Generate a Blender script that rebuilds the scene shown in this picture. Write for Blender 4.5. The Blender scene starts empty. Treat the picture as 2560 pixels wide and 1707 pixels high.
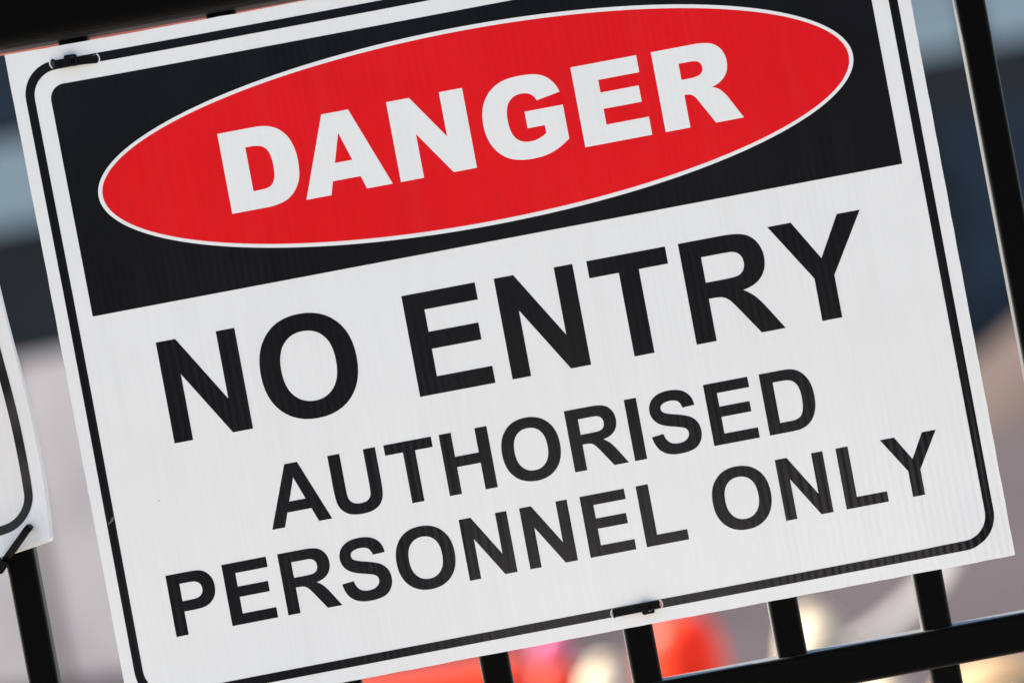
import bpy, bmesh, math, random
from mathutils import Vector, Matrix
from mathutils.geometry import delaunay_2d_cdt
R = math.radians
random.seed(11)
scene = bpy.context.scene
COL = scene.collection

# ------------------------------------------------------------------ camera
# Fence-plane millimetres: mx to the right, my down, origin at the sign's upper left corner.
CXM, CYM, ZC = 296.8, 249.9, 1.50
CAM_Y = -2.5725
ROLL = R(10.68)
cam_d = bpy.data.cameras.new('camera')
cam = bpy.data.objects.new('camera', cam_d)
COL.objects.link(cam)
cr, sr = math.cos(ROLL), math.sin(ROLL)
right, up, back = Vector((cr, 0, -sr)), Vector((sr, 0, cr)), Vector((0, -1, 0))
M4 = Matrix((right, up, back)).transposed().to_4x4()
M4.translation = Vector((0, CAM_Y, ZC))
cam.matrix_world = M4
cam_d.lens = 135.0
cam_d.sensor_width = 36.0
cam_d.clip_start = 0.1
cam_d.clip_end = 600
cam_d.dof.use_dof = True
cam_d.dof.focus_distance = 2.557
cam_d.dof.aperture_fstop = 4.2
scene.camera = cam

# ------------------------------------------------------------------ light
SUN_AZ = Vector((-0.93, 0.30))          # horizontal direction towards the sun
SUN_EL = R(43)
w = bpy.data.worlds.new('World')
scene.world = w
w.use_nodes = True
nt = w.node_tree
nt.nodes.clear()
wo = nt.nodes.new('ShaderNodeOutputWorld')
wb = nt.nodes.new('ShaderNodeBackground')
sk = nt.nodes.new('ShaderNodeTexSky')
sk.sky_type = 'NISHITA'
sk.sun_disc = False
sk.sun_elevation = SUN_EL
sk.sun_rotation = math.atan2(SUN_AZ.x, SUN_AZ.y)
sk.dust_density = 1.5
wb.inputs['Strength'].default_value = 0.06
nt.links.new(sk.outputs[0], wb.inputs[0])
nt.links.new(wb.outputs[0], wo.inputs[0])
sl = bpy.data.lights.new('sun', 'SUN')
sl.energy = 4.0
sl.angle = R(0.5)
sl.color = (1.0, 0.94, 0.86)
so = bpy.data.objects.new('sun', sl)
COL.objects.link(so)
az = SUN_AZ.normalized()
sdir = Vector((az.x * math.cos(SUN_EL), az.y * math.cos(SUN_EL), math.sin(SUN_EL)))
so.rotation_euler = (-sdir).to_track_quat('-Z', 'Y').to_euler()
so.location = sdir * 20
vs = scene.view_settings
vs.view_transform = 'Standard'
vs.look = 'None'
vs.exposure = 2.10
vs.gamma = 1.0
vs.use_curve_mapping = False

# ------------------------------------------------------------------ helpers
def P(mx, my, y=0.0):
    """fence-plane millimetres -> world metres; y is world depth in mm"""
    return Vector(((mx - CXM) / 1000, y / 1000, ZC - (my - CYM) / 1000))

def link(o, parent=None):
    COL.objects.link(o)
    if parent is not None:
        o.parent = parent
    return o

def mesh_obj(name, verts, faces, mat, parent=None, smooth=False):
    me = bpy.data.meshes.new(name)
    me.from_pydata([tuple(v) for v in verts], [], faces)
    me.update()
    if smooth:
        me.polygons.foreach_set('use_smooth', [True] * len(me.polygons))
    if mat:
        me.materials.append(mat)
    return link(bpy.data.objects.new(name, me), parent)

def empty(name, loc=(0, 0, 0), parent=None):
    o = bpy.data.objects.new(name, None)
    o.location = loc
    o.empty_display_size = 0.05
    return link(o, parent)

def tag(o, label=None, cat=None, group=None, kind=None):
    if label: o['label'] = label
    if cat: o['category'] = cat
    if group: o['group'] = group
    if kind: o['kind'] = kind
    return o

def copy_tree(o, parent=None):
    c = o.copy()
    COL.objects.link(c)
    c.parent = parent
    for ch in list(o.children):
        copy_tree(ch, c)
    return c

class MB:
    def __init__(s):
        s.v, s.f = [], []
    def add(s, vs_, fs_):
        n = len(s.v)
        s.v += [Vector(x) for x in vs_]
        s.f += [tuple(i + n for i in f) for f in fs_]
        return s
    def box(s, a, b):
        x0, y0, z0 = a
        x1, y1, z1 = b
        return s.add([(x0, y0, z0), (x1, y0, z0), (x1, y1, z0), (x0, y1, z0), (x0, y0, z1), (x1, y0, z1), (x1, y1, z1), (x0, y1, z1)],
                     [(0, 3, 2, 1), (4, 5, 6, 7), (0, 1, 5, 4), (1, 2, 6, 5), (2, 3, 7, 6), (3, 0, 4, 7)])
    def prism(s, prof, fn0, fn1):
        """prof: closed 2D loop, fn0/fn1 map it to the two end caps"""
        n = len(prof)
        vv = [fn0(p) for p in prof] + [fn1(p) for p in prof]
        ff = [(i, (i + 1) % n, n + (i + 1) % n, n + i) for i in range(n)]
        ff += [tuple(range(n - 1, -1, -1)), tuple(range(n, 2 * n))]
        return s.add(vv, ff)
    def lathe(s, prof, n=24, sx=1, sy=1):
        vv, ff = [], []
        for r, z in prof:
            for k in range(n):
                a = 2 * math.pi * k / n
                vv.append((r * math.cos(a) * sx, r * math.sin(a) * sy, z))
        for j in range(len(prof) - 1):
            for k in range(n):
                k2 = (k + 1) % n
                ff.append((j * n + k, j * n + k2, (j + 1) * n + k2, (j + 1) * n + k))
        ff.append(tuple(range(n - 1, -1, -1)))
        m = (len(prof) - 1) * n
        ff.append(tuple(range(m, m + n)))
        return s.add(vv, ff)
    def build(s, name, mat, parent=None, smooth=False):
        return mesh_obj(name, s.v, s.f, mat, parent, smooth)

def rrect(hw, hh, r, seg=6):
    out = []
    for cx_, cy_, a0 in ((hw - r, hh - r, 0), (-hw + r, hh - r, 90), (-hw + r, -hh + r, 180), (hw - r, -hh + r, 270)):
        for k in range(seg + 1):
            a = R(a0 + 90 * k / seg)
            out.append((cx_ + r * math.cos(a), cy_ + r * math.sin(a)))
    return out

# ------------------------------------------------------------------ materials
def new_mat(name):
    m = bpy.data.materials.new(name)
    m.use_nodes = True
    return m, m.node_tree, m.node_tree.nodes['Principled BSDF']

def N(t, typ, **kw):
    n = t.nodes.new(typ)
    for k, v in kw.items():
        if k in n.inputs:
            n.inputs[k].default_value = v
        else:
            setattr(n, k, v)
    return n

def plain(name, col, rough=0.6, spec=0.5, var=0.0, scale=8.0, col2=None, bump=0.0, bscale=40.0, detail=4.0):
    m, t, b = new_mat(name)
    b.inputs['Roughness'].default_value = rough
    b.inputs['Specular IOR Level'].default_value = spec
    tc = N(t, 'ShaderNodeTexCoord')
    if var or col2:
        no = N(t, 'ShaderNodeTexNoise', Scale=scale, Detail=detail)
        t.links.new(tc.outputs['Object'], no.inputs['Vector'])
        rp = N(t, 'ShaderNodeValToRGB')
        c2 = col2 or tuple(c * (1 - var) for c in col)
        rp.color_ramp.elements[0].position, rp.color_ramp.elements[1].position = 0.35, 0.65
        rp.color_ramp.elements[0].color = (*c2, 1)
        rp.color_ramp.elements[1].color = (*col, 1)
        t.links.new(no.outputs[0], rp.inputs[0])
        t.links.new(rp.outputs[0], b.inputs['Base Color'])
    else:
        b.inputs['Base Color'].default_value = (*col, 1)
    if bump:
        n2 = N(t, 'ShaderNodeTexNoise', Scale=bscale, Detail=5.0)
        t.links.new(tc.outputs['Object'], n2.inputs['Vector'])
        bp = N(t, 'ShaderNodeBump', Strength=bump, Distance=0.01)
        t.links.new(n2.outputs[0], bp.inputs['Height'])
        t.links.new(bp.outputs[0], b.inputs['Normal'])
    return m

def print_mat(name, col, rough=0.17, spec=0.34, dirt=0.03, transl=0.0, streak=0.05):
    """ink or plastic on fluted sheet: vertical flute relief (5.1 mm pitch), fine grain, specks"""
    m, t, b = new_mat(name)
    L = t.links.new
    b.inputs['Specular IOR Level'].default_value = spec
    tc = N(t, 'ShaderNodeTexCoord')
    sep = N(t, 'ShaderNodeSeparateXYZ')
    L(tc.outputs['Object'], sep.inputs[0])
    # slightly wandering x coordinate so that the flutes are not ruler straight
    mp0 = N(t, 'ShaderNodeMapping')
    mp0.inputs['Scale'].default_value = (22, 1, 5)
    L(tc.outputs['Object'], mp0.inputs[0])
    wn = N(t, 'ShaderNodeTexNoise', Scale=1.0, Detail=2.0)
    L(mp0.outputs[0], wn.inputs['Vector'])
    wx = N(t, 'ShaderNodeMath', operation='MULTIPLY_ADD')
    wx.inputs[1].default_value = 0.006
    L(wn.outputs[0], wx.inputs[0])
    L(sep.outputs['X'], wx.inputs[2])
    ph = N(t, 'ShaderNodeMath', operation='MULTIPLY')
    ph.inputs[1].default_value = 2 * math.pi / 0.0051
    L(wx.outputs[0], ph.inputs[0])
    sn = N(t, 'ShaderNodeMath', operation='SINE')
    L(ph.outputs[0], sn.inputs[0])
    # strength of the flute relief varies over the sheet
    mk = N(t, 'ShaderNodeTexNoise', Scale=5.0, Detail=2.0)
    L(tc.outputs['Object'], mk.inputs['Vector'])
    fl = N(t, 'ShaderNodeMath', operation='MULTIPLY')
    L(sn.outputs[0], fl.inputs[0])
    mkr = N(t, 'ShaderNodeMapRange')
    mkr.inputs['From Min'].default_value, mkr.inputs['From Max'].default_value = 0.40, 0.66
    mkr.inputs['To Min'].default_value, mkr.inputs['To Max'].default_value = 0.08, 0.85
    L(mk.outputs[0], mkr.inputs['Value'])
    L(mkr.outputs[0], fl.inputs[1])
    # fine vertical grain
    mp = N(t, 'ShaderNodeMapping')
    mp.inputs['Scale'].default_value = (650, 1, 16)
    L(tc.outputs['Object'], mp.inputs[0])
    gr = N(t, 'ShaderNodeTexNoise', Scale=1.0, Detail=3.0)
    L(mp.outputs[0], gr.inputs['Vector'])
    hs = N(t, 'ShaderNodeMath', operation='MULTIPLY_ADD')
    hs.inputs[1].default_value = 1.3
    L(gr.outputs[0], hs.inputs[0])
    L(fl.outputs[0], hs.inputs[2])
    bp = N(t, 'ShaderNodeBump', Strength=0.6, Distance=0.00009)
    L(hs.outputs[0], bp.inputs['Height'])
    L(bp.outputs[0], b.inputs['Normal'])
    # colour: faint blotches, specks of dirt
    n1 = N(t, 'ShaderNodeTexNoise', Scale=9.0, Detail=6.0, Roughness=0.65)
    L(tc.outputs['Object'], n1.inputs['Vector'])
    r1 = N(t, 'ShaderNodeMapRange')
    r1.inputs['From Min'].default_value, r1.inputs['From Max'].default_value = 0.3, 0.7
    r1.inputs['To Min'].default_value, r1.inputs['To Max'].default_value = 1 - dirt, 1.0
    L(n1.outputs[0], r1.inputs['Value'])
    r2 = N(t, 'ShaderNodeMapRange')
    r2.inputs['From Min'].default_value, r2.inputs['From Max'].default_value = 0.25, 0.75
    r2.inputs['To Min'].default_value, r2.inputs['To Max'].default_value = 1 - dirt * 0.8, 1.0 + dirt * 0.4
    L(gr.outputs[0], r2.inputs['Value'])
    mu = N(t, 'ShaderNodeMath', operation='MULTIPLY')
    L(r1.outputs[0], mu.inputs[0])
    L(r2.outputs[0], mu.inputs[1])
    # faint rain streaks running down the sheet
    mp3 = N(t, 'ShaderNodeMapping')
    mp3.inputs['Scale'].default_value = (55, 1, 2.6)
    L(tc.outputs['Object'], mp3.inputs[0])
    n3 = N(t, 'ShaderNodeTexNoise', Scale=1.0, Detail=5.0, Roughness=0.6)
    L(mp3.outputs[0], n3.inputs['Vector'])
    r3 = N(t, 'ShaderNodeMapRange')
    r3.inputs['From Min'].default_value, r3.inputs['From Max'].default_value = 0.52, 0.72
    r3.inputs['To Min'].default_value, r3.inputs['To Max'].default_value = 0.0, streak
    L(n3.outputs[0], r3.inputs['Value'])
    vo = N(t, 'ShaderNodeTexVoronoi', Scale=19.0)
    L(tc.outputs['Object'], vo.inputs['Vector'])
    sp = N(t, 'ShaderNodeMapRange')
    sp.inputs['From Min'].default_value, sp.inputs['From Max'].default_value = 0.007, 0.014
    sp.inputs['To Min'].default_value, sp.inputs['To Max'].default_value = 0.75, 0.0
    L(vo.outputs['Distance'], sp.inputs['Value'])
    mx = N(t, 'ShaderNodeMix', data_type='RGBA', blend_type='MULTIPLY')
    mx.inputs[0].default_value = 1.0
    mx.inputs[6].default_value = (*col, 1)
    L(mu.outputs[0], mx.inputs[7])
    mx2 = N(t, 'ShaderNodeMix', data_type='RGBA')
    L(sp.outputs[0], mx2.inputs[0])
    L(mx.outputs[2], mx2.inputs[6])
    mx2.inputs[7].default_value = (0.16, 0.15, 0.14, 1)
    mx3 = N(t, 'ShaderNodeMix', data_type='RGBA')
    L(r3.outputs[0], mx3.inputs[0])
    L(mx2.outputs[2], mx3.inputs[6])
    mx3.inputs[7].default_value = (0.34, 0.32, 0.29, 1)
    L(mx3.outputs[2], b.inputs['Base Color'])
    # gloss varies
    rr = N(t, 'ShaderNodeMapRange')
    rr.inputs['To Min'].default_value, rr.inputs['To Max'].default_value = rough - 0.04, rough + 0.04
    L(n1.outputs[0], rr.inputs['Value'])
    L(rr.outputs[0], b.inputs['Roughness'])
    if transl:
        tr = N(t, 'ShaderNodeBsdfTranslucent')
        tr.inputs[0].default_value = (*col, 1)
        ms = N(t, 'ShaderNodeMixShader')
        ms.inputs[0].default_value = transl
        L(b.outputs[0], ms.inputs[1])
        L(tr.outputs[0], ms.inputs[2])
        L(ms.outputs[0], t.nodes['Material Output'].inputs['Surface'])
    return m

WHITE = print_mat('white_sheet', (0.80, 0.803, 0.778), rough=0.24, spec=0.75, dirt=0.035)
INK = print_mat('black_ink', (0.0032, 0.0030, 0.0068), dirt=0.25, streak=0.008)
RED = print_mat('red_ink', (0.76, 0.0050, 0.0115), dirt=0.08, streak=0.02)
LETTER = print_mat('white_ink', (0.81, 0.813, 0.79), rough=0.24, spec=0.75)
FENCE = plain('black_powder_coat', (0.0022, 0.0022, 0.0022), rough=0.36, spec=0.03, bump=0.05, bscale=900)
ft = FENCE.node_tree                                  # black enamel: gloss only towards grazing angles
fb = ft.nodes['Principled BSDF']
lw = N(ft, 'ShaderNodeLayerWeight')
lw.inputs['Blend'].default_value = 0.5
fp = N(ft, 'ShaderNodeMath', operation='POWER')
fp.inputs[1].default_value = 2.5
ft.links.new(lw.outputs['Facing'], fp.inputs[0])
fg = N(ft, 'ShaderNodeBsdfGlossy')
fg.inputs['Color'].default_value = (0.40, 0.40, 0.385, 1)
fg.inputs['Roughness'].default_value = 0.50
fm = N(ft, 'ShaderNodeMixShader')
ft.links.new(fp.outputs[0], fm.inputs[0])
ft.links.new(fb.outputs[0], fm.inputs[1])
ft.links.new(fg.outputs[0], fm.inputs[2])
ft.links.new(fm.outputs[0], ft.nodes['Material Output'].inputs['Surface'])
NYLON = plain('black_nylon', (0.004, 0.004, 0.0042), rough=0.42, spec=0.08, bump=0.08, bscale=1500)
TORN = plain('torn_plastic', (0.78, 0.77, 0.75), rough=0.25, spec=0.6)

# ------------------------------------------------------------------ the ground
ASPH = plain('asphalt', (0.048, 0.036, 0.038), rough=0.9, spec=0.2, col2=(0.036, 0.027, 0.029), scale=0.35, bump=0.4, bscale=60)
CONC = plain('pale_concrete', (0.47, 0.43, 0.375), rough=0.85, spec=0.25, col2=(0.39, 0.355, 0.31), scale=0.8, bump=0.25, bscale=80)
PALE = plain('added_path_paving', (0.66, 0.63, 0.57), rough=0.85, spec=0.25, col2=(0.58, 0.55, 0.50), scale=0.8)
BANK = plain('added_bank_scrub', (0.045, 0.050, 0.030), rough=0.95, spec=0.05, col2=(0.028, 0.032, 0.020), scale=0.7, bump=0.6, bscale=3)
g = mesh_obj('ground', [(-250, -250, 0), (250, -250, 0), (250, 250, 0), (-250, 250, 0)], [(0, 1, 2, 3)], ASPH)
tag(g, kind='structure')
pv = MB().box((-40, -6, -0.05), (40, 0.35, 0.03)).build('pavement', CONC)
tag(pv, kind='structure')
added_path = MB().box((-0.7, -46, -0.05), (1.9, -6.002, 0.028)).build('path', PALE)  # unseen pale path, added so the lower ink mirrors a sunlit strip
tag(added_path, kind='structure')
# unseen bank added behind the camera to darken what the sign and ink mirror
vv, ff = [], []
nx_ = 60
for k in range(nx_ + 1):
    x = -150 + 300 * k / nx_
    e = 1.2 * math.sin(x * 0.13) + 0.8 * math.sin(x * 0.31 + 2)
    for (yy, zz) in ((-44 + e, -0.1), (-48 + e, 5.5 + 0.5 * e), (-55 + e, 11 + 0.8 * e), (-80, 13 + e)):
        vv.append((x, yy, zz))
for k in range(nx_):
    for j in range(3):
        q = k * 4 + j
        ff.append((q, q + 1, q + 5, q + 4))
bk = mesh_obj('added_bank', vv, ff, BANK, None, True)
tag(bk, kind='structure')

# ------------------------------------------------------------------ the fence
fence = empty('fence', (0, 0, 0.03))
tag(fence, 'black metal fence with square upright pickets behind the danger sign', 'fence')
PICK = [-249.5, -151, -52.8, 45.7, 146.0, 245.8, 344.0, 442.3, 540.8, 639.7, 738, 837]
FZ = 0.03
prof = rrect(0.010, 0.010, 0.0036, 8)
pm = None
for c in PICK:
    if pm is None:
        o = MB().prism(prof, lambda p: (p[0], p[1], 0.09 - FZ), lambda p: (p[0], p[1], 1.765 - FZ)).build('picket', FENCE, fence)
        pm = o.data
    else:
        o = link(bpy.data.objects.new('picket', pm), fence)
    o.location.x = (c - CXM) / 1000
xl, xr = -0.66, 0.66
def rail(name, my0, my1, depth, rad, tilt=0.0):
    hh = (my1 - my0) / 2000
    zc_ = ZC - ((my0 + my1) / 2 - CYM) / 1000 - FZ
    pr = rrect(depth / 2, hh, rad)
    k = math.tan(tilt)
    return MB().prism(pr, lambda p: (xl, p[0], zc_ + p[1] + k * (xl + CXM / 1000)), lambda p: (xr, p[0], zc_ + p[1] + k * (xr + CXM / 1000))).build(name, FENCE, fence)
rail('lower_rail', 490.6, 516.6, 0.0254, 0.0028)
rail('top_rail', -68.6, -3.6, 0.040, 0.009, tilt=R(-0.55))
MB().prism(rrect(0.0127, 0.0127, 0.0028), lambda p: (xl, p[0], 0.10 - FZ + p[1]), lambda p: (xr, p[0], 0.10 - FZ + p[1])).build('bottom_rail', FENCE, fence)
for sx in (-1, 1):
    MB().prism(rrect(0.0325, 0.0325, 0.004), lambda p: (sx * 0.6915 + p[0], p[1], 0), lambda p: (sx * 0.6915 + p[0], p[1], 1.90 - FZ)).build('post', FENCE, fence)

# ------------------------------------------------------------------ flat print geometry
def ellipse(cx_, cy_, a, b, n=96):
    return [(cx_ + a * math.cos(2 * math.pi * k / n), cy_ + b * math.sin(2 * math.pi * k / n)) for k in range(n)]

def round_box(x0, y0, x1, y1, rtl, rtr, rbr, rbl, seg=12):
    out = []
    for (cx_, cy_, r, a0) in ((x1 - rbr, y1 - rbr, rbr, 0), (x0 + rbl, y1 - rbl, rbl, 90), (x0 + rtl, y0 + rtl, rtl, 180), (x1 - rtr, y0 + rtr, rtr, 270)):
        if r == 0:
            out.append((cx_, cy_))
            continue
        for k in range(seg + 1):
            a = R(a0 + 90 * k / seg)
            out.append((cx_ + r * math.cos(a), cy_ + r * math.sin(a)))
    return out

def fill(loops, grid=15.0):
    """2D loops (outer + holes, even-odd) -> (verts, tris) cut along a grid"""
    pts, edges = [], []
    for lp in loops:
        n0 = len(pts)
        pts += [Vector(p) for p in lp]
        edges += [(n0 + i, n0 + (i + 1) % len(lp)) for i in range(len(lp))]
    v, e, f, *_ = delaunay_2d_cdt(pts, edges, [], 1, 1e-5)
    def inside(x, y):
        c = False
        for lp in loops:
            j = len(lp) - 1
            for i in range(len(lp)):
                (xi, yi), (xj, yj) = lp[i], lp[j]
                if (yi > y) != (yj > y) and x < (xj - xi) * (y - yi) / (yj - yi) + xi:
                    c = not c
                j = i
        return c
    f = [t_ for t_ in f if inside(sum(v[i].x for i in t_) / len(t_), sum(v[i].y for i in t_) / len(t_))]
    bm = bmesh.new()
    bv = [bm.verts.new((p.x, p.y, 0)) for p in v]
    for t_ in f:
        try:
            bm.faces.new([bv[i] for i in t_])
        except ValueError:
            pass
    xs = [p.x for p in v]
    ys = [p.y for p in v]
    def cut(lo, hi, axis):
        k = math.floor(lo / grid) + 1
        while k * grid < hi:
            no = Vector((1, 0, 0)) if axis == 0 else Vector((0, 1, 0))
            bmesh.ops.bisect_plane(bm, geom=bm.verts[:] + bm.edges[:] + bm.faces[:], dist=1e-4, plane_co=no * (k * grid), plane_no=no)
            k += 1
    cut(min(xs), max(xs), 0)
    cut(min(ys), max(ys), 1)
    loose = [x for x in bm.verts if not x.link_faces]
    bmesh.ops.delete(bm, geom=loose, context='VERTS')
    bmesh.ops.triangulate(bm, faces=bm.faces[:])
    bm.verts.index_update()
    vv = [(x.co.x, x.co.y) for x in bm.verts]
    ff = []
    for fc in bm.faces:
        ids = [x.index for x in fc.verts]
        a, b, c = (vv[i] for i in ids)
        if (b[0] - a[0]) * (c[1] - a[1]) - (b[1] - a[1]) * (c[0] - a[0]) < 0:
            ids.reverse()
        ff.append(tuple(ids))
    bm.free()
    return vv, ff

def sheet_obj(name, loops, mapping, lift, mat, parent, thick=0.0, smooth=True, grid=15.0):
    """lay filled loops on a warped sheet; with thickness it becomes a closed slab"""
    vv, ff = fill(loops, grid)
    fr = [mapping(x, y, lift) for x, y in vv]
    faces = list(ff)                       # y runs down, so +winding faces the camera
    verts = fr
    if thick:
        n = len(fr)
        verts = fr + [mapping(x, y, lift - thick) for x, y in vv]
        faces += [tuple(i + n for i in reversed(t_)) for t_ in ff]
        cnt = {}
        for t_ in ff:
            for i in range(3):
                e = (t_[i], t_[(i + 1) % 3])
                cnt[e] = 1
        for (a, b) in cnt:
            if (b, a) not in cnt:
                faces.append((b, a, a + n, b + n))
    o = mesh_obj(name, verts, faces, mat, parent, False)
    if smooth:
        nf = len(ff)
        flags = [True] * len(o.data.polygons)
        if thick:
            for i in range(2 * nf, len(flags)):
                flags[i] = False
        o.data.polygons.foreach_set('use_smooth', flags)
        if thick:
            # hard edge round the rim
            att = o.data.attributes.new('sharp_edge', 'BOOLEAN', 'EDGE')
            rim = set()
            for (a, b) in cnt:
                if (b, a) not in cnt:
                    rim.add((min(a, b), max(a, b)))
                    rim.add((min(a, b) + n, max(a, b) + n))
            for ed in o.data.edges:
                k = (min(ed.vertices), max(ed.vertices))
                if k in rim:
                    att.data[ed.index].value = True
    return o

# ---- glyph outlines, 2048 units to the em
BOLD = {
 'E': 'M149 0V1466H1236V1218H445V893H1181V646H445V247H1264V0Z',
 'N': 'M152 0V1466H440L1040 487V1466H1315V0H1018L427 956V0Z',
 'T': 'M479 0V1218H44V1466H1209V1218H775V0Z',
 'Y': 'M532 0V617L-5 1466H342L687 886L1025 1466H1366L827 615V0Z',
 'A': 'M1471 0H1149L1021 333H435L314 0H0L571 1466H884ZM926 580L724 1124L526 580Z',
 'H': 'M150 0V1466H446V889H1026V1466H1322V0H1026V641H446V0Z',
 'I': 'M140 0V1466H436V0Z',
 'L': 'M157 0V1466H453V247H1189V0Z',
 'U': 'M147 1466H443V672Q443 483 454 427Q473 337 544 282Q616 228 740 228Q866 228 930 279Q994 331 1007 406Q1020 481 1020 655V1466H1316V696Q1316 432 1292 323Q1268 214 1203 139Q1139 64 1031 19Q923 -25 749 -25Q539 -25 430 23Q322 72 259 149Q196 227 176 312Q147 438 147 684Z',
 'O': 'M89 724Q89 948 156 1100Q206 1212 292 1301Q379 1390 482 1433Q619 1491 798 1491Q1122 1491 1316 1290Q1511 1089 1511 731Q1511 376 1318 175Q1125 -25 802 -25Q475 -25 282 174Q89 374 89 724ZM394 734Q394 485 509 356Q624 228 801 228Q978 228 1091 355Q1205 483 1205 738Q1205 990 1094 1114Q984 1238 801 1238Q618 1238 506 1112Q394 987 394 734Z',
 'S': 'M74 477L362 505Q388 360 467 292Q547 224 682 224Q825 224 897 284Q970 345 970 426Q970 478 939 514Q909 551 833 578Q781 596 596 642Q358 701 262 787Q127 908 127 1082Q127 1194 190 1291Q254 1389 373 1440Q493 1491 662 1491Q938 1491 1077 1370Q1217 1249 1224 1047L928 1034Q909 1147 846 1196Q784 1246 657 1246Q526 1246 452 1192Q404 1157 404 1099Q404 1046 449 1008Q506 960 726 908Q946 856 1051 800Q1157 745 1216 648Q1276 552 1276 410Q1276 281 1204 168Q1133 56 1002 15Q872 -25 677 -25Q401 -25 253 102Q105 230 74 477Z',
 'P': 'M149 0V1466H624Q894 1466 976 1444Q1102 1411 1187 1300Q1272 1190 1272 1015Q1272 880 1223 788Q1174 696 1098 643Q1023 591 945 574Q839 553 638 553H445V0ZM445 1218V802H607Q782 802 841 825Q900 848 933 897Q967 946 967 1011Q967 1091 920 1143Q873 1195 801 1208Q748 1218 588 1218Z',
 'R': 'M150 0V1466H773Q1008 1466 1114 1426Q1221 1387 1285 1286Q1349 1185 1349 1055Q1349 890 1252 782Q1155 675 962 647Q1058 591 1120 524Q1183 457 1289 286L1468 0H1114L900 319Q786 490 744 534Q702 579 655 595Q608 612 506 612H446V0ZM446 846H665Q878 846 931 864Q984 882 1014 926Q1044 970 1044 1036Q1044 1110 1004 1155Q965 1201 893 1213Q857 1218 677 1218H446Z',
 'D': 'M148 1466H689Q872 1466 968 1438Q1097 1400 1189 1303Q1281 1206 1329 1065Q1377 925 1377 719Q1377 538 1332 407Q1277 247 1175 148Q1098 73 967 31Q869 0 705 0H148ZM444 1218V247H665Q789 247 844 261Q916 279 963 322Q1011 365 1041 463Q1071 562 1071 732Q1071 902 1041 993Q1011 1084 957 1135Q903 1186 820 1204Q758 1218 577 1218Z',
}
ADV = dict(N=1479, O=1593, E=1366, T=1251, R=1479, Y=1366, A=1479, U=1479, H=1479, I=569, S=1366, D=1479, P=1366, L=1251)
ADV[' '] = 569
HEAVY = {
 'D': 'M150 1466H823Q1022 1466 1144 1412Q1267 1358 1347 1257Q1427 1156 1463 1022Q1499 888 1499 738Q1499 503 1445 373Q1392 244 1297 156Q1202 69 1093 40Q944 0 823 0H150ZM603 1134V331H714Q856 331 916 362Q976 394 1010 472Q1044 551 1044 727Q1044 960 968 1047Q892 1134 716 1134Z',
 'A': 'M1073 242H559L488 0H26L576 1466H1069L1619 0H1146ZM977 559L816 1086L656 559Z',
 'N': 'M153 1466H576L1128 655V1466H1555V0H1128L579 805V0H153Z',
 'G': 'M854 529V834H1561V209Q1366 72 1211 22Q1057 -27 845 -27Q584 -27 419 62Q255 151 164 327Q74 503 74 731Q74 971 173 1148Q272 1326 463 1418Q612 1489 864 1489Q1107 1489 1227 1445Q1348 1401 1427 1308Q1507 1216 1547 1074L1110 996Q1083 1079 1018 1123Q954 1167 853 1167Q703 1167 613 1062Q524 958 524 732Q524 492 614 389Q704 286 865 286Q942 286 1012 308Q1082 330 1172 383V529Z',
 'E': 'M150 1466H1364V1153H604V920H1309V621H604V332H1386V0H150Z',
 'R': 'M152 0V1466H907Q1117 1466 1228 1430Q1339 1394 1407 1296Q1475 1199 1475 1059Q1475 937 1423 848Q1371 760 1280 705Q1222 670 1121 647Q1202 620 1239 593Q1264 575 1311 516Q1359 457 1375 425L1594 0H1082L840 448Q794 535 758 561Q709 595 647 595H607V0ZM607 872H798Q829 872 918 892Q963 901 991 938Q1020 975 1020 1023Q1020 1094 975 1132Q930 1170 806 1170H607Z',
}
import re
def glyph(path, x0, base, kx, ky):
    loops, cur, p = [], [], (0, 0)
    for cmd, args in re.findall(r'([MLHVQZ])([-\d. ]*)', path):
        a = [float(q) for q in args.split()]
        if cmd == 'M':
            cur = [(a[0], a[1])]
            p = (a[0], a[1])
        elif cmd == 'L':
            p = (a[0], a[1]); cur.append(p)
        elif cmd == 'H':
            p = (a[0], p[1]); cur.append(p)
        elif cmd == 'V':
            p = (p[0], a[0]); cur.append(p)
        elif cmd == 'Q':
            q0, q1, q2 = p, (a[0], a[1]), (a[2], a[3])
            for k in range(1, 7):
                t_ = k / 6
                cur.append(((1 - t_) ** 2 * q0[0] + 2 * t_ * (1 - t_) * q1[0] + t_ * t_ * q2[0],
                            (1 - t_) ** 2 * q0[1] + 2 * t_ * (1 - t_) * q1[1] + t_ * t_ * q2[1]))
            p = q2
        else:
            if math.dist(cur[0], cur[-1]) < 1e-6:
                cur.pop()
            loops.append([(x0 + q[0] * kx, base - q[1] * ky) for q in cur])
    return loops

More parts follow.
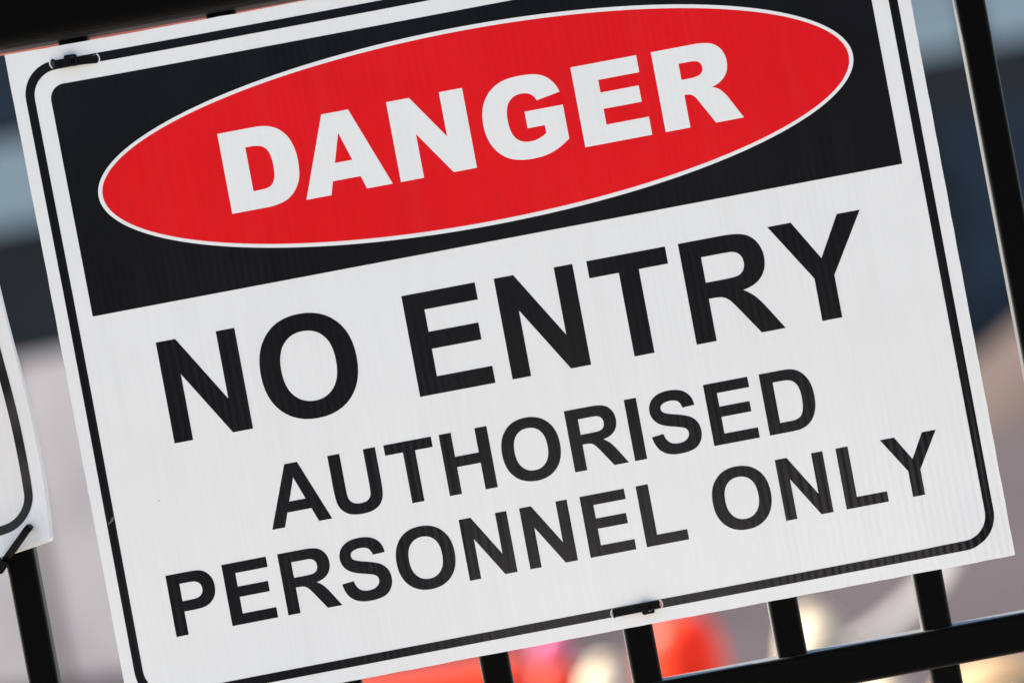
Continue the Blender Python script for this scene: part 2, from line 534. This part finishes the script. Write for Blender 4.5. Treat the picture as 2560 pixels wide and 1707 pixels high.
# ------------------------------------------------------------------ the danger sign
FRONT = -15.6      # mm, front face of the sheet
THICK = 5.0
def bow(x, y):
    """out-of-plane shape of the tied sheet, mm towards the camera"""
    u, v = (x - 300) / 300, (y - 226) / 226
    h = 2.2 * (1 - u * u) * (0.55 + 0.45 * v)
    h += 1.4 * math.exp(-((x - 90) / 120) ** 2) * max(0, (y - 380) / 70) ** 2
    h += 0.8 * math.exp(-((x - 575) / 22) ** 2 - ((y - 445) / 30) ** 2)
    h += 0.25 * math.sin(x / 41 + y / 160) + 0.18 * math.sin(x / 23 - y / 95 + 1.0)
    return max(h, -0.35)
def warp(x, y):
    a = math.exp(-max(x, 0) / 75) * max(0, 1 - y / 170)
    b = math.exp(-max(x, 0) / 80) * min(1, max(0, (y - 250) / 150))
    e = min(1.0, max(0.0, x / 25))
    k = 0.7 * math.exp(-((x - 478 - 85) / 14) ** 2) * max(0, (y - 425) / 15) if 425 < y < 441 else 0
    return x - 1.0 * a - 0.9 * b * e, y - 1.7 * a + 1.2 * b * e - k
def main_map(x, y, lift):
    wx_, wy_ = warp(x, y)
    return P(wx_, wy_, FRONT - bow(x, y) - lift)

sign = empty('warning_sign', P(300, 451, FRONT + 5))
tag(sign, 'white danger sign with red oval reading no entry authorised personnel only', 'sign')
inv = Vector(sign.location)
def on_sign(mapping):
    return lambda x, y, lift: mapping(x, y, lift) - inv
SM = on_sign(main_map)

SLITS = [(31.6, 12.6, 2.0, 3.0), (59.6, 14.4, 2.2, 3.0), (330.2, 440.2, 1.8, 2.9), (360.3, 439.6, 2.2, 2.9)]
slit_loops = [ellipse(a, b, c, d, 14) for a, b, c, d in SLITS]
def jitter_rect(x0, y0, x1, y1, step=9.0, amp=0.16):
    out = []
    cs = [(x0, y0), (x1, y0), (x1, y1), (x0, y1)]
    for i in range(4):
        a, b = cs[i], cs[(i + 1) % 4]
        n = int(math.dist(a, b) / step)
        for k in range(n):
            t_ = k / n
            j = random.uniform(-amp, amp) if k else 0
            q = (a[0] + (b[0] - a[0]) * t_, a[1] + (b[1] - a[1]) * t_)
            out.append((q[0] + (j if i % 2 else 0), q[1] + (0 if i % 2 else j)))
    return out
panel = sheet_obj('panel', [jitter_rect(1.0, 1.7, 599.7, 451.5)] + slit_loops, SM, 0.0, WHITE, sign, thick=THICK)
LIFT = 0.12
sheet_obj('border_line', [round_box(9.3, 10.8, 591.1, 442.4, 23, 23, 23, 23), round_box(15.2, 16.8, 585.2, 436.5, 17.5, 17.5, 17.5, 17.5)] + slit_loops, SM, LIFT, INK, panel)
EC = (299.8, 104.7)
EO = ellipse(*EC, 255.4, 66.8, 160)
EI = ellipse(*EC, 252.6, 64.05, 160)
sheet_obj('header_block', [round_box(25.6, 26.9, 574.1, 181.9, 10, 10, 0, 0), EO], SM, LIFT, INK, panel)
sheet_obj('oval_outline', [EO, EI], SM, LIFT, LETTER, panel)
dl, holes = [], []
KX, KY, BASE = 0.0367, 0.036835, 132.1
for ch, x0, gx in (('D', 129.6, 150), ('A', 179.8, 26), ('N', 243.85, 153), ('G', 304.67, 74), ('E', 368.7, 150), ('R', 423.2, 152)):
    lp = glyph(HEAVY[ch], x0 - gx * KX, BASE, KX, KY)
    dl.append(lp)
    holes += lp
sheet_obj('red_oval', [EI] + holes, SM, LIFT, RED, panel)
for lp in dl:
    sheet_obj('letter', lp, SM, LIFT, LETTER, panel)
for text, x0, k, base, ky in (('NO ENTRY', 63.6 - 152 * 0.045724, 0.045724, 274.8, 0.046453),
                              ('AUTHORISED', 116.95, 0.027604, 343.2, 0.02817),
                              ('PERSONNEL ONLY', 41.5 - 149 * 0.027666, 0.027666, 400.9, 0.02805)):
    pen = x0
    for ch in text:
        if ch != ' ':
            sheet_obj('letter', glyph(BOLD[ch], pen, base, k, ky), SM, LIFT, INK, panel)
        pen += ADV[ch] * k

# torn lips of plastic round the four slits
for i, (a, b, c, d) in enumerate(SLITS):
    vv, ff = [], []
    side = -1 if i % 2 == 0 else 1
    n = 12
    for k in range(n + 1):
        th = R(-66 + 132 * k / n)
        ca, sa = math.cos(th) * side, math.sin(th)
        hgt = 0.5 + 0.45 * random.random()
        for (rad, lf) in ((0.0, 0.15), (0.35, hgt), (0.75, 0.15)):
            vv.append(SM(a + (c + rad) * ca, b + (d + rad) * sa, lf))
    for k in range(n):
        for j in range(2):
            q = k * 3 + j
            f = (q, q + 1, q + 4, q + 3)
            ff.append(f if side > 0 else f[::-1])
    mesh_obj('slit_lip', vv, ff, TORN, panel, True)

# a short scuff across the left border line
SCR = plain('scuffed_plastic', (0.20, 0.20, 0.20), rough=0.6, spec=0.2)
vv, ff = [], []
for (xa_, ya_, xb_, yb_, wd) in ((9.6, 319.6, 12.6, 317.2, 0.28), (12.2, 318.4, 13.0, 315.6, 0.35), (13.1, 317.6, 14.4, 314.8, 0.45)):
    n = len(vv)
    vv += [SM(xa_, ya_, 0.2), SM(xb_, yb_, 0.2), SM(xb_ + wd, yb_ + wd, 0.2), SM(xa_ + wd, ya_ + wd, 0.2)]
    ff.append((n, n + 1, n + 2, n + 3))
mesh_obj('scratch', vv, ff, SCR, panel)

# ------------------------------------------------------------------ cable ties
def strap_loop(path, wdt, th):
    """closed horizontal loop (mm: mx, depth, my) swept with a flat strap"""
    n = len(path)
    vv, ff = [], []
    for i in range(n):
        p0, p1, p2 = path[i - 1], path[i], path[(i + 1) % n]
        tx, ty = p2[0] - p0[0], p2[1] - p0[1]
        l = math.hypot(tx, ty) or 1
        nx, ny = ty / l, -tx / l
        for (o_, hy) in ((0, -wdt / 2), (0, wdt / 2), (th, wdt / 2), (th, -wdt / 2)):
            vv.append(P(p1[0] + nx * o_, p1[2] + hy, p1[1] + ny * o_))
    for i in range(n):
        j = (i + 1) % n
        for k in range(4):
            k2 = (k + 1) % 4
            ff.append((i * 4 + k, i * 4 + k2, j * 4 + k2, j * 4 + k))
    return vv, ff

def cable_tie(xa, ya, xb, yb, hx, hdy, label, group, flip=1):
    fy = FRONT - bow((xa + xb) / 2, (ya + yb) / 2)
    m = 5
    path = []
    for k in range(m + 1):                        # front run, slightly arched
        t_ = k / m
        path.append((xa + (xb - xa) * t_, fy - 0.3 - 0.9 * math.sin(math.pi * t_), ya + (yb - ya) * t_))
    path += [(xb + 0.3, fy + 2, yb), (xb + 0.3, 8.5, yb), (xb - 2.5, 11.2, (ya + yb) / 2)]
    path += [(xa + 2.5, 11.2, (ya + yb) / 2), (xa - 0.3, 8.5, ya), (xa - 0.3, fy + 2, ya)]
    root = empty('cable_tie', P((xa + xb) / 2, (ya + yb) / 2, fy))
    tag(root, label, 'cable tie', group)
    off = Vector(root.location)
    vv, ff = strap_loop(path, 4.9, 1.2)
    vv = [v - off for v in vv]
    mesh_obj('strap', vv, ff, NYLON, root)
    # head: block with a slot and the pawl bar in it
    tl = math.atan2(yb - ya, xb - xa)
    hy_ = ya + (yb - ya) * (hx - xa) / (xb - xa) + hdy
    rot = Matrix.Rotation(tl, 4, 'Y')
    loc = P(hx, hy_, fy - 1.4) - off
    def put(mb, name):
        o = mb.build(name, NYLON, root)
        o.matrix_local = Matrix.Translation(loc) @ rot
        return o
    pr = rrect(0.0042, 0.0039, 0.0012, 4)
    pi = rrect(0.0036, 0.0034, 0.0010, 4)
    mb = MB()
    n = len(pr)
    inner = [(-0.0004, 0.0022), (-0.0004, -0.0022), (0.0026, -0.0022), (0.0026, 0.0022)]
    h0, h1, h2 = 0.0, -0.0032, -0.0040
    mb.add([(x, h0, z) for x, z in pr] + [(x, h1, z) for x, z in pr] + [(x, h2, z) for x, z in pi],
           [(i, (i + 1) % n, n + (i + 1) % n, n + i) for i in range(n)] + [(n + i, n + (i + 1) % n, 2 * n + (i + 1) % n, 2 * n + i) for i in range(n)])
    # front face split into four pieces round the slot, slot walls going in
    x0_, x1_, z0_, z1_ = -0.0036, 0.0036, -0.0034, 0.0034
    sx0, sx1, sz0, sz1 = 0.0002, 0.0027, -0.0024, 0.0024
    for (a, b, c, d) in ((x0_, z0_, sx0, z1_), (sx1, z0_, x1_, z1_), (sx0, z0_, sx1, sz0), (sx0, sz1, sx1, z1_)):
        mb.box((a, -0.00401, b), (c, -0.0015, d))
    put(mb, 'head')
    put(MB().box((0.0011, -0.0036, -0.0023), (0.0017, -0.0008, 0.0023)), 'pawl')
    return root

cable_tie(32.4, 12.4, 58.6, 14.3, 43.0, -1.0, 'black cable tie at the upper left corner of the danger sign', 'cable ties on the signs')
cable_tie(331.0, 440.2, 359.6, 439.7, 352.6, 0.7, 'black cable tie at the lower edge of the danger sign', 'cable ties on the signs')

# ------------------------------------------------------------------ the neighbouring sign at the left edge
L_EDGE = [(20, -37), (154, -32.2), (193, -30.0), (227, -26.9), (261, -25.7), (293, -26.3), (326, -28.4)]
def interp(tab, q):
    if q <= tab[0][0]: return tab[0][1]
    for (a, b), (c, d) in zip(tab, tab[1:]):
        if q <= c:
            t_ = (q - a) / (c - a)
            return b + (d - b) * t_
    return tab[-1][1]
def sm_edge(q):
    return sum(interp(L_EDGE, q + d) for d in (-18, -9, 0, 9, 18)) / 5
LS_BACK = -10.6
def left_map(s, q, lift):
    """s = mm from the right edge, q = my"""
    x = sm_edge(q) - s
    y = q + 0.16 * min(s, 120) * min(1, max(0, (q - 90) / 230))
    def dep(s_, q_):
        c = 9.5 * max(0, (34 - s_) / 34) ** 2 * (0.35 + 0.65 * min(1, max(0, (q_ - 150) / 150)))
        c += 6.0 * max(0, (q_ - 285) / 37) ** 2 * max(0.25, 1 - s_ / 90)
        return c
    e = 0.5
    gx = (dep(s + e, q) - dep(s - e, q)) / (2 * e)
    gy = (dep(s, q + e) - dep(s, q - e)) / (2 * e)
    # offset along the local normal so that the rim shows its thickness
    nrm = Vector((gx, -1, gy)).normalized()     # world: +x right, -y to camera, z up
    base = P(x, y, LS_BACK - 4.2 - dep(s, q))
    return base + Vector((nrm.x, nrm.y, nrm.z)) * (lift / 1000)
LW = print_mat('white_sheet_weathered', (0.84, 0.825, 0.80), dirt=0.06, transl=0.12)
LI = plain('black_ink_painted_sheen', (0.009, 0.009, 0.010), rough=0.3, spec=0.2, col2=(0.045, 0.042, 0.035), scale=26.0, detail=1.5)  # gloss and light shining through are put into the colour as olive-grey patches
ls = empty('sign_board', P(-150, 322, LS_BACK))
tag(ls, 'bent white sign board with black rounded border at the left edge', 'sign')
linv = Vector(ls.location)
LM = lambda s, q, lift: left_map(s, q, lift) - linv
lo = round_box(0, 22, 300, 322, 2.2, 2.2, 2.2, 2.2, 5)
hole = ellipse(16.0, 311.0, 2.0, 2.0, 12)
def mirror(lp):
    return lp[::-1]
def fix_wind(o):
    bm = bmesh.new(); bm.from_mesh(o.data)
    bmesh.ops.reverse_faces(bm, faces=bm.faces[:]); bm.to_mesh(o.data); bm.free()
lp_ = sheet_obj('panel', [lo, hole], LM, 0.0, LW, ls, thick=4.0, grid=4.0)
fix_wind(lp_)
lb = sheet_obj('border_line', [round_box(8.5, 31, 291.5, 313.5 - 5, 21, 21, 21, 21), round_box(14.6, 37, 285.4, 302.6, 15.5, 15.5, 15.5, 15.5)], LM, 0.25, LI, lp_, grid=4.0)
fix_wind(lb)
# its tie: from the hole near the corner slanting round the picket
tie = empty('cable_tie', P(-52, 322, -16))
tag(tie, 'slanting black cable tie round the picket below the left sign board', 'cable tie', 'cable ties on the signs')
toff = Vector(tie.location)
def strap_open(pts, wd, th):
    """pts: world points + strap swept in the picture plane"""
    vv, ff = [], []
    n = len(pts)
    for i in range(n):
        a, b = pts[max(0, i - 1)], pts[min(n - 1, i + 1)]
        t_ = (b - a).normalized()
        side = t_.cross(Vector((0, -1, 0)))
        if side.length < 0.2:
            side = Vector((0.64, 0, 0.77))
        side.normalize()
        nn = side.cross(t_).normalized()
        for (k, h) in ((-1, 0), (1, 0), (1, 1), (-1, 1)):
            vv.append(pts[i] + side * (k * wd / 2) + nn * (h * th))
    for i in range(n - 1):
        for k in range(4):
            k2 = (k + 1) % 4
            ff.append((i * 4 + k, i * 4 + k2, (i + 1) * 4 + k2, (i + 1) * 4 + k))
    ff.append((3, 2, 1, 0)); m_ = (n - 1) * 4
    ff.append((m_, m_ + 1, m_ + 2, m_ + 3))
    return vv, ff
q = [P(-40.6, 311.4, -15), P(-41.2, 312.0, -26.5), P(-42.6, 313.4, -28.6), P(-47, 317.6, -27.5), P(-52, 322.0, -24), P(-57, 326.4, -20), P(-61, 330.0, -16.5), P(-64.5, 333.2, -11), P(-66, 334.5, -2), P(-64.5, 333.0, 8), P(-58, 327, 12), P(-46, 317, 12), P(-40.4, 312, 4), P(-40.0, 311.4, -10)]
vv, ff = strap_open([v - toff for v in q], 0.0050, 0.0012)
mesh_obj('strap', vv, ff, NYLON, tie)
hm = MB().prism(rrect(0.0036, 0.0042, 0.0011, 4), lambda p: (p[0], 0.0035, p[1]), lambda p: (p[0], -0.0030, p[1]))
ho = hm.build('head', NYLON, tie)
ho.matrix_local = Matrix.Translation(P(-65.2, 333.6, -18) - toff) @ Matrix.Rotation(R(42), 4, 'Y')

# ------------------------------------------------------------------ salmon strip behind the top rail
m, t, b = new_mat('salmon_plastic')
b.inputs['Base Color'].default_value = (0.82, 0.46, 0.41, 1)
b.inputs['Roughness'].default_value = 0.5
tr = N(t, 'ShaderNodeBsdfTranslucent'); tr.inputs[0].default_value = (0.85, 0.46, 0.40, 1)
ms = N(t, 'ShaderNodeMixShader'); ms.inputs[0].default_value = 0.6
t.links.new(b.outputs[0], ms.inputs[1]); t.links.new(tr.outputs[0], ms.inputs[2])
t.links.new(ms.outputs[0], t.nodes['Material Output'].inputs['Surface'])
SAL = m
vv, ff = [], []
nn_ = 90
for k in range(nn_ + 1):
    x = -320 + 1240 * k / nn_
    jag = random.uniform(-0.35, 0.35) - 4.4 + 0.0150 * max(0, x + 20)
    for (my, yy) in ((-60, 24.0), (-60, 25.2), (0.2 + jag, 25.2), (0.2 + jag, 24.0)):
        vv.append(P(x, my, yy))
for k in range(nn_):
    for j in range(4):
        j2 = (j + 1) % 4
        ff.append((k * 4 + j, k * 4 + j2, k * 4 + 4 + j2, k * 4 + 4 + j))
ff.append((3, 2, 1, 0)); ff.append(tuple(nn_ * 4 + j for j in range(4)))
st = mesh_obj('plastic_strip', vv, ff, SAL)
tag(st, 'salmon pink strip of plastic showing under the black top rail', 'strip')

# ------------------------------------------------------------------ background, all far out of focus
K = 9599.0                                            # picture pixels per radian at full photograph size
def bgp(u, v, D):
    """u, v offsets (levelled pixels right/down from the picture centre) at D metres from the camera"""
    return Vector((u / K * D, CAM_Y + D, ZC - v / K * D))

SLATE = plain('slate_cladding', (0.050, 0.068, 0.084), rough=0.7, spec=0.3, var=0.3, scale=0.5)
DARKW = plain('dark_wall', (0.066, 0.066, 0.060), rough=0.8, spec=0.2, var=0.3, scale=0.4)
PANE = plain('frosted_pane', (0.72, 0.80, 0.74), rough=0.35, spec=0.5, var=0.2, scale=0.4)
NAVY = plain('navy_shutter', (0.058, 0.080, 0.105), rough=0.6, spec=0.3, var=0.55, scale=0.9)
OLIVE = plain('olive_post', (0.075, 0.065, 0.025), rough=0.7, spec=0.3)
bld = empty('building', (0, 57.5, 0))
tag(bld, 'dark slate building with a pale blue window band, far out of focus', 'building')
MB().box((-22, 0.0, 0.0), (22, 8, 4.55)).build('wall', DARKW, bld)
MB().box((-22, 0.05, 4.55), (22, 8, 6.15)).build('wall', DARKW, bld)
for k in range(22):
    MB().box((-22 + 2 * k + 0.04, -0.25, 6.15), (-22 + 2 * k + 1.96, 7.9, 11.0)).build('cladding_panel', SLATE, bld)
for k in range(22):
    MB().box((-22 + 2 * k + 0.09, -0.10, 4.70), (-22 + 2 * k + 1.91, 0.0, 6.02)).build('pane', PANE, bld)
for x in (-12, -3.0, 3.2, 7.2, 11.2, 15.2):
    MB().box((x, -0.12, 0.02), (x + 2.6, -0.01, 3.6)).build('shutter', NAVY, bld)

# pale hoarding at the left
HOARD = plain('pale_hoarding', (0.235, 0.228, 0.238), rough=0.7, spec=0.3, col2=(0.165, 0.155, 0.168), scale=1.3)
hd = empty('hoarding', (-2.35, 18.3, 0))
hd.rotation_euler.z = R(-44)
tag(hd, 'pale grey hoarding of flat panels behind the left of the fence', 'hoarding')
x = -3.1
for k in range(4):
    MB().box((x, 0.0, 0.12), (x + 1.18, 0.05, 1.88 + random.uniform(-0.02, 0.02))).build('panel', HOARD, hd)
    MB().box((x + 1.182, -0.03, 0.0), (x + 1.238, 0.09, 1.93)).build('post', OLIVE, hd)
    x += 1.24

# sand pile at the right
SAND = plain('sand', (0.072, 0.055, 0.047), rough=0.95, spec=0.1, col2=(0.056, 0.042, 0.038), scale=1.5, bump=0.6, bscale=6)
vv, ff = [], []
nr, na = 10, 40
for i in range(nr + 1):
    for k in range(na):
        a = 2 * math.pi * k / na
        r = i / nr
        rr = r * (1 + 0.08 * math.sin(3 * a + 1) + 0.05 * math.sin(7 * a))
        h = 1.75 * (1 - r) ** 1.05 + 0.05 * math.sin(9 * a + 5 * r) * r * (1 - r) * 4
        vv.append((3.3 * rr * math.cos(a), 3.0 * rr * math.sin(a), max(0.0, h) - (0.03 if i == nr else 0)))
for i in range(nr):
    for k in range(na):
        k2 = (k + 1) % na
        ff.append((i * na + k, (i + 1) * na + k, (i + 1) * na + k2, i * na + k2))
sp_ = mesh_obj('sand_pile', vv, ff, SAND, None, True)
sp_.location = (6.35, 32.5, 0)
tag(sp_, 'tan heap of sand on the ground at the far right, blurred', 'sand pile')

# painted curved line on the ground
LINE = plain('white_line_paint', (0.36, 0.345, 0.32), rough=0.8, spec=0.2, var=0.25, scale=6)
cl = [(2.15, 22.6), (2.08, 20.8), (1.92, 19.3), (1.66, 17.8), (1.34, 16.5), (0.95, 15.3), (0.5, 14.3), (0.0, 13.5)]
vv, ff = [], []
for i, (x, d) in enumerate(cl):
    a, b_ = cl[max(0, i - 1)], cl[min(len(cl) - 1, i + 1)]
    tx, ty = b_[0] - a[0], b_[1] - a[1]
    l = math.hypot(tx, ty)
    nx, ny = -ty / l * 0.05, tx / l * 0.05
    vv += [(x + nx, d + CAM_Y + ny, 0.006), (x - nx, d + CAM_Y - ny, 0.006)]
for i in range(len(cl) - 1):
    ff.append((2 * i, 2 * i + 1, 2 * i + 3, 2 * i + 2))
ln = mesh_obj('painted_line', vv, ff, LINE)
tag(ln, kind='structure')

# orange plastic barrier, orange bollard, pink ball, sacks
ORANGE = plain('orange_plastic', (0.88, 0.075, 0.014), rough=0.45, spec=0.4, var=0.15, scale=5)
ot = ORANGE.node_tree                                  # thin moulded plastic lets some sun through
o_tr = N(ot, 'ShaderNodeBsdfTranslucent')
o_tr.inputs[0].default_value = (0.90, 0.105, 0.015, 1)
o_ms = N(ot, 'ShaderNodeMixShader')
o_ms.inputs[0].default_value = 0.4
ot.links.new(ot.nodes['Principled BSDF'].outputs[0], o_ms.inputs[1])
ot.links.new(o_tr.outputs[0], o_ms.inputs[2])
ot.links.new(o_ms.outputs[0], ot.nodes['Material Output'].inputs['Surface'])
PINKB = plain('pink_rubber', (0.95, 0.16, 0.36), rough=0.4, spec=0.4)
CREAM = plain('cream_sacking', (0.86, 0.72, 0.50), rough=0.9, spec=0.1, var=0.2, scale=9, bump=0.3, bscale=60)
TAN = plain('tan_sacking', (0.55, 0.36, 0.20), rough=0.9, spec=0.1, var=0.3, scale=7, bump=0.3, bscale=60)
BAND = plain('white_band', (0.8, 0.62, 0.62), rough=0.4, spec=0.5)
RUB = plain('black_rubber', (0.02, 0.02, 0.02), rough=0.8, spec=0.2)

def barrier(name, loc, length, height, label):
    r = empty(name, loc)
    r.rotation_euler.z = R(-16)
    tag(r, label, 'barrier')
    prof = [(-0.20, 0.0), (0.20, 0.0), (0.20, 0.10), (0.10, 0.22), (0.065, height - 0.05), (0.04, height), (-0.04, height), (-0.065, height - 0.05), (-0.10, 0.22), (-0.20, 0.10)]
    MB().prism(prof, lambda p: (0, p[0], p[1]), lambda p: (length, p[0], p[1])).build('body', ORANGE, r)
    for k in range(3):
        x0 = 0.1 + k * (length - 0.2) / 3
        MB().box((x0, -0.088, height - 0.20), (x0 + (length - 0.2) / 3 - 0.06, -0.074, height - 0.09)).build('reflector', BAND if k == 0 else ORANGE, r)
    return r
b0 = bgp(-590, 0, 12.2)
barrier('barrier', (b0.x, b0.y, 0), 0.62, 0.53, 'low orange plastic barrier standing behind the pickets, blurred')
def bollard(loc, h, r0, label):
    r = empty('bollard', loc)
    tag(r, label, 'bollard')
    MB().lathe([(r0 * 1.35, 0), (r0 * 1.35, 0.05), (r0 * 1.2, 0.07)], 24).build('base', RUB, r, False)
    MB().lathe([(r0 * 1.12, 0.07), (r0, h * 0.6), (r0 * 0.95, h - 0.08), (r0 * 0.8, h - 0.03), (r0 * 0.5, h), (0.01, h + 0.01)], 24).build('body', ORANGE, r, True)
    MB().lathe([(r0 * 1.075, 0.20), (r0 * 1.05, 0.28)], 24).build('reflector', BAND, r, True)
    return r
b1 = bgp(272, 0, 12)
bollard((b1.x, b1.y, 0), 0.56, 0.132, 'tall orange plastic bollard between two cream sacks, blurred')
b2 = bgp(-50, 0, 12)
bollard((b2.x, b2.y, 0), 0.48, 0.09, 'orange plastic bollard with the pink ball on top, blurred')

ball = empty('ball', (0, 0, 0))
pb = bgp(-45, 0, 12)
ball.location = (pb.x, pb.y, 0.489)
tag(ball, 'bright pink ball resting on top of an orange bollard', 'ball')
br = 0.052
MB().lathe([(0.002, 0)] + [(br * math.sin(R(a)), br - br * math.cos(R(a))) for a in range(15, 180, 15)] + [(0.002, 2 * br)], 24).build('skin', PINKB, ball, True)
MB().lathe([(0.006, 2 * br - 0.001), (0.004, 2 * br + 0.004)], 10).build('valve', PINKB, ball, True)

def sack(loc, sx, sy, h, mat, label, rz=0.0):
    r = empty('sack', loc)
    r.rotation_euler.z = rz
    tag(r, label, 'sack', 'sacks on the ground')
    prof = []
    for k in range(11):
        t_ = k / 10
        prof.append((max(0.06, (math.sin(math.pi * (0.08 + 0.80 * t_)) ** 0.5)) * (1 + 0.03 * math.sin(9 * t_)), h * t_))
    mb = MB()
    mb.lathe([(a, z) for a, z in prof], 20, sx, sy)
    rs = random.Random(int(loc[0] * 1000))
    for i, v_ in enumerate(mb.v):
        mb.v[i] = Vector((v_.x * (1 + rs.uniform(-.03, .03)), v_.y * (1 + rs.uniform(-.03, .03)), v_.z))
    mb.build('body', mat, r, True)
    MB().lathe([(sx * 0.34, h - 0.012), (sx * 0.42, h + 0.012), (sx * 0.30, h + 0.03)], 14, 1, sy / sx).build('tied_neck', mat, r, True)
    return r
for (u, D, sx, sy, h, mat, lab, rz) in (
        (75, 11.9, 0.10, 0.09, 0.45, CREAM, 'cream sack standing between the two orange bollards', 0.2),
        (606, 12.0, 0.118, 0.10, 0.47, CREAM, 'bright cream sack seen just above the lower rail, blurred', -0.3),
        (736, 12.3, 0.10, 0.12, 0.22, CREAM, 'low cream sack showing under the lower rail left of the last picket', 0.5),
        (1040, 11.7, 0.22, 0.16, 0.26, TAN, 'tan sack below the lower rail in the far right corner', 0.1)):
    p_ = bgp(u, 0, D)
    sack((p_.x, p_.y, 0), sx, sy, h, mat, lab, rz)
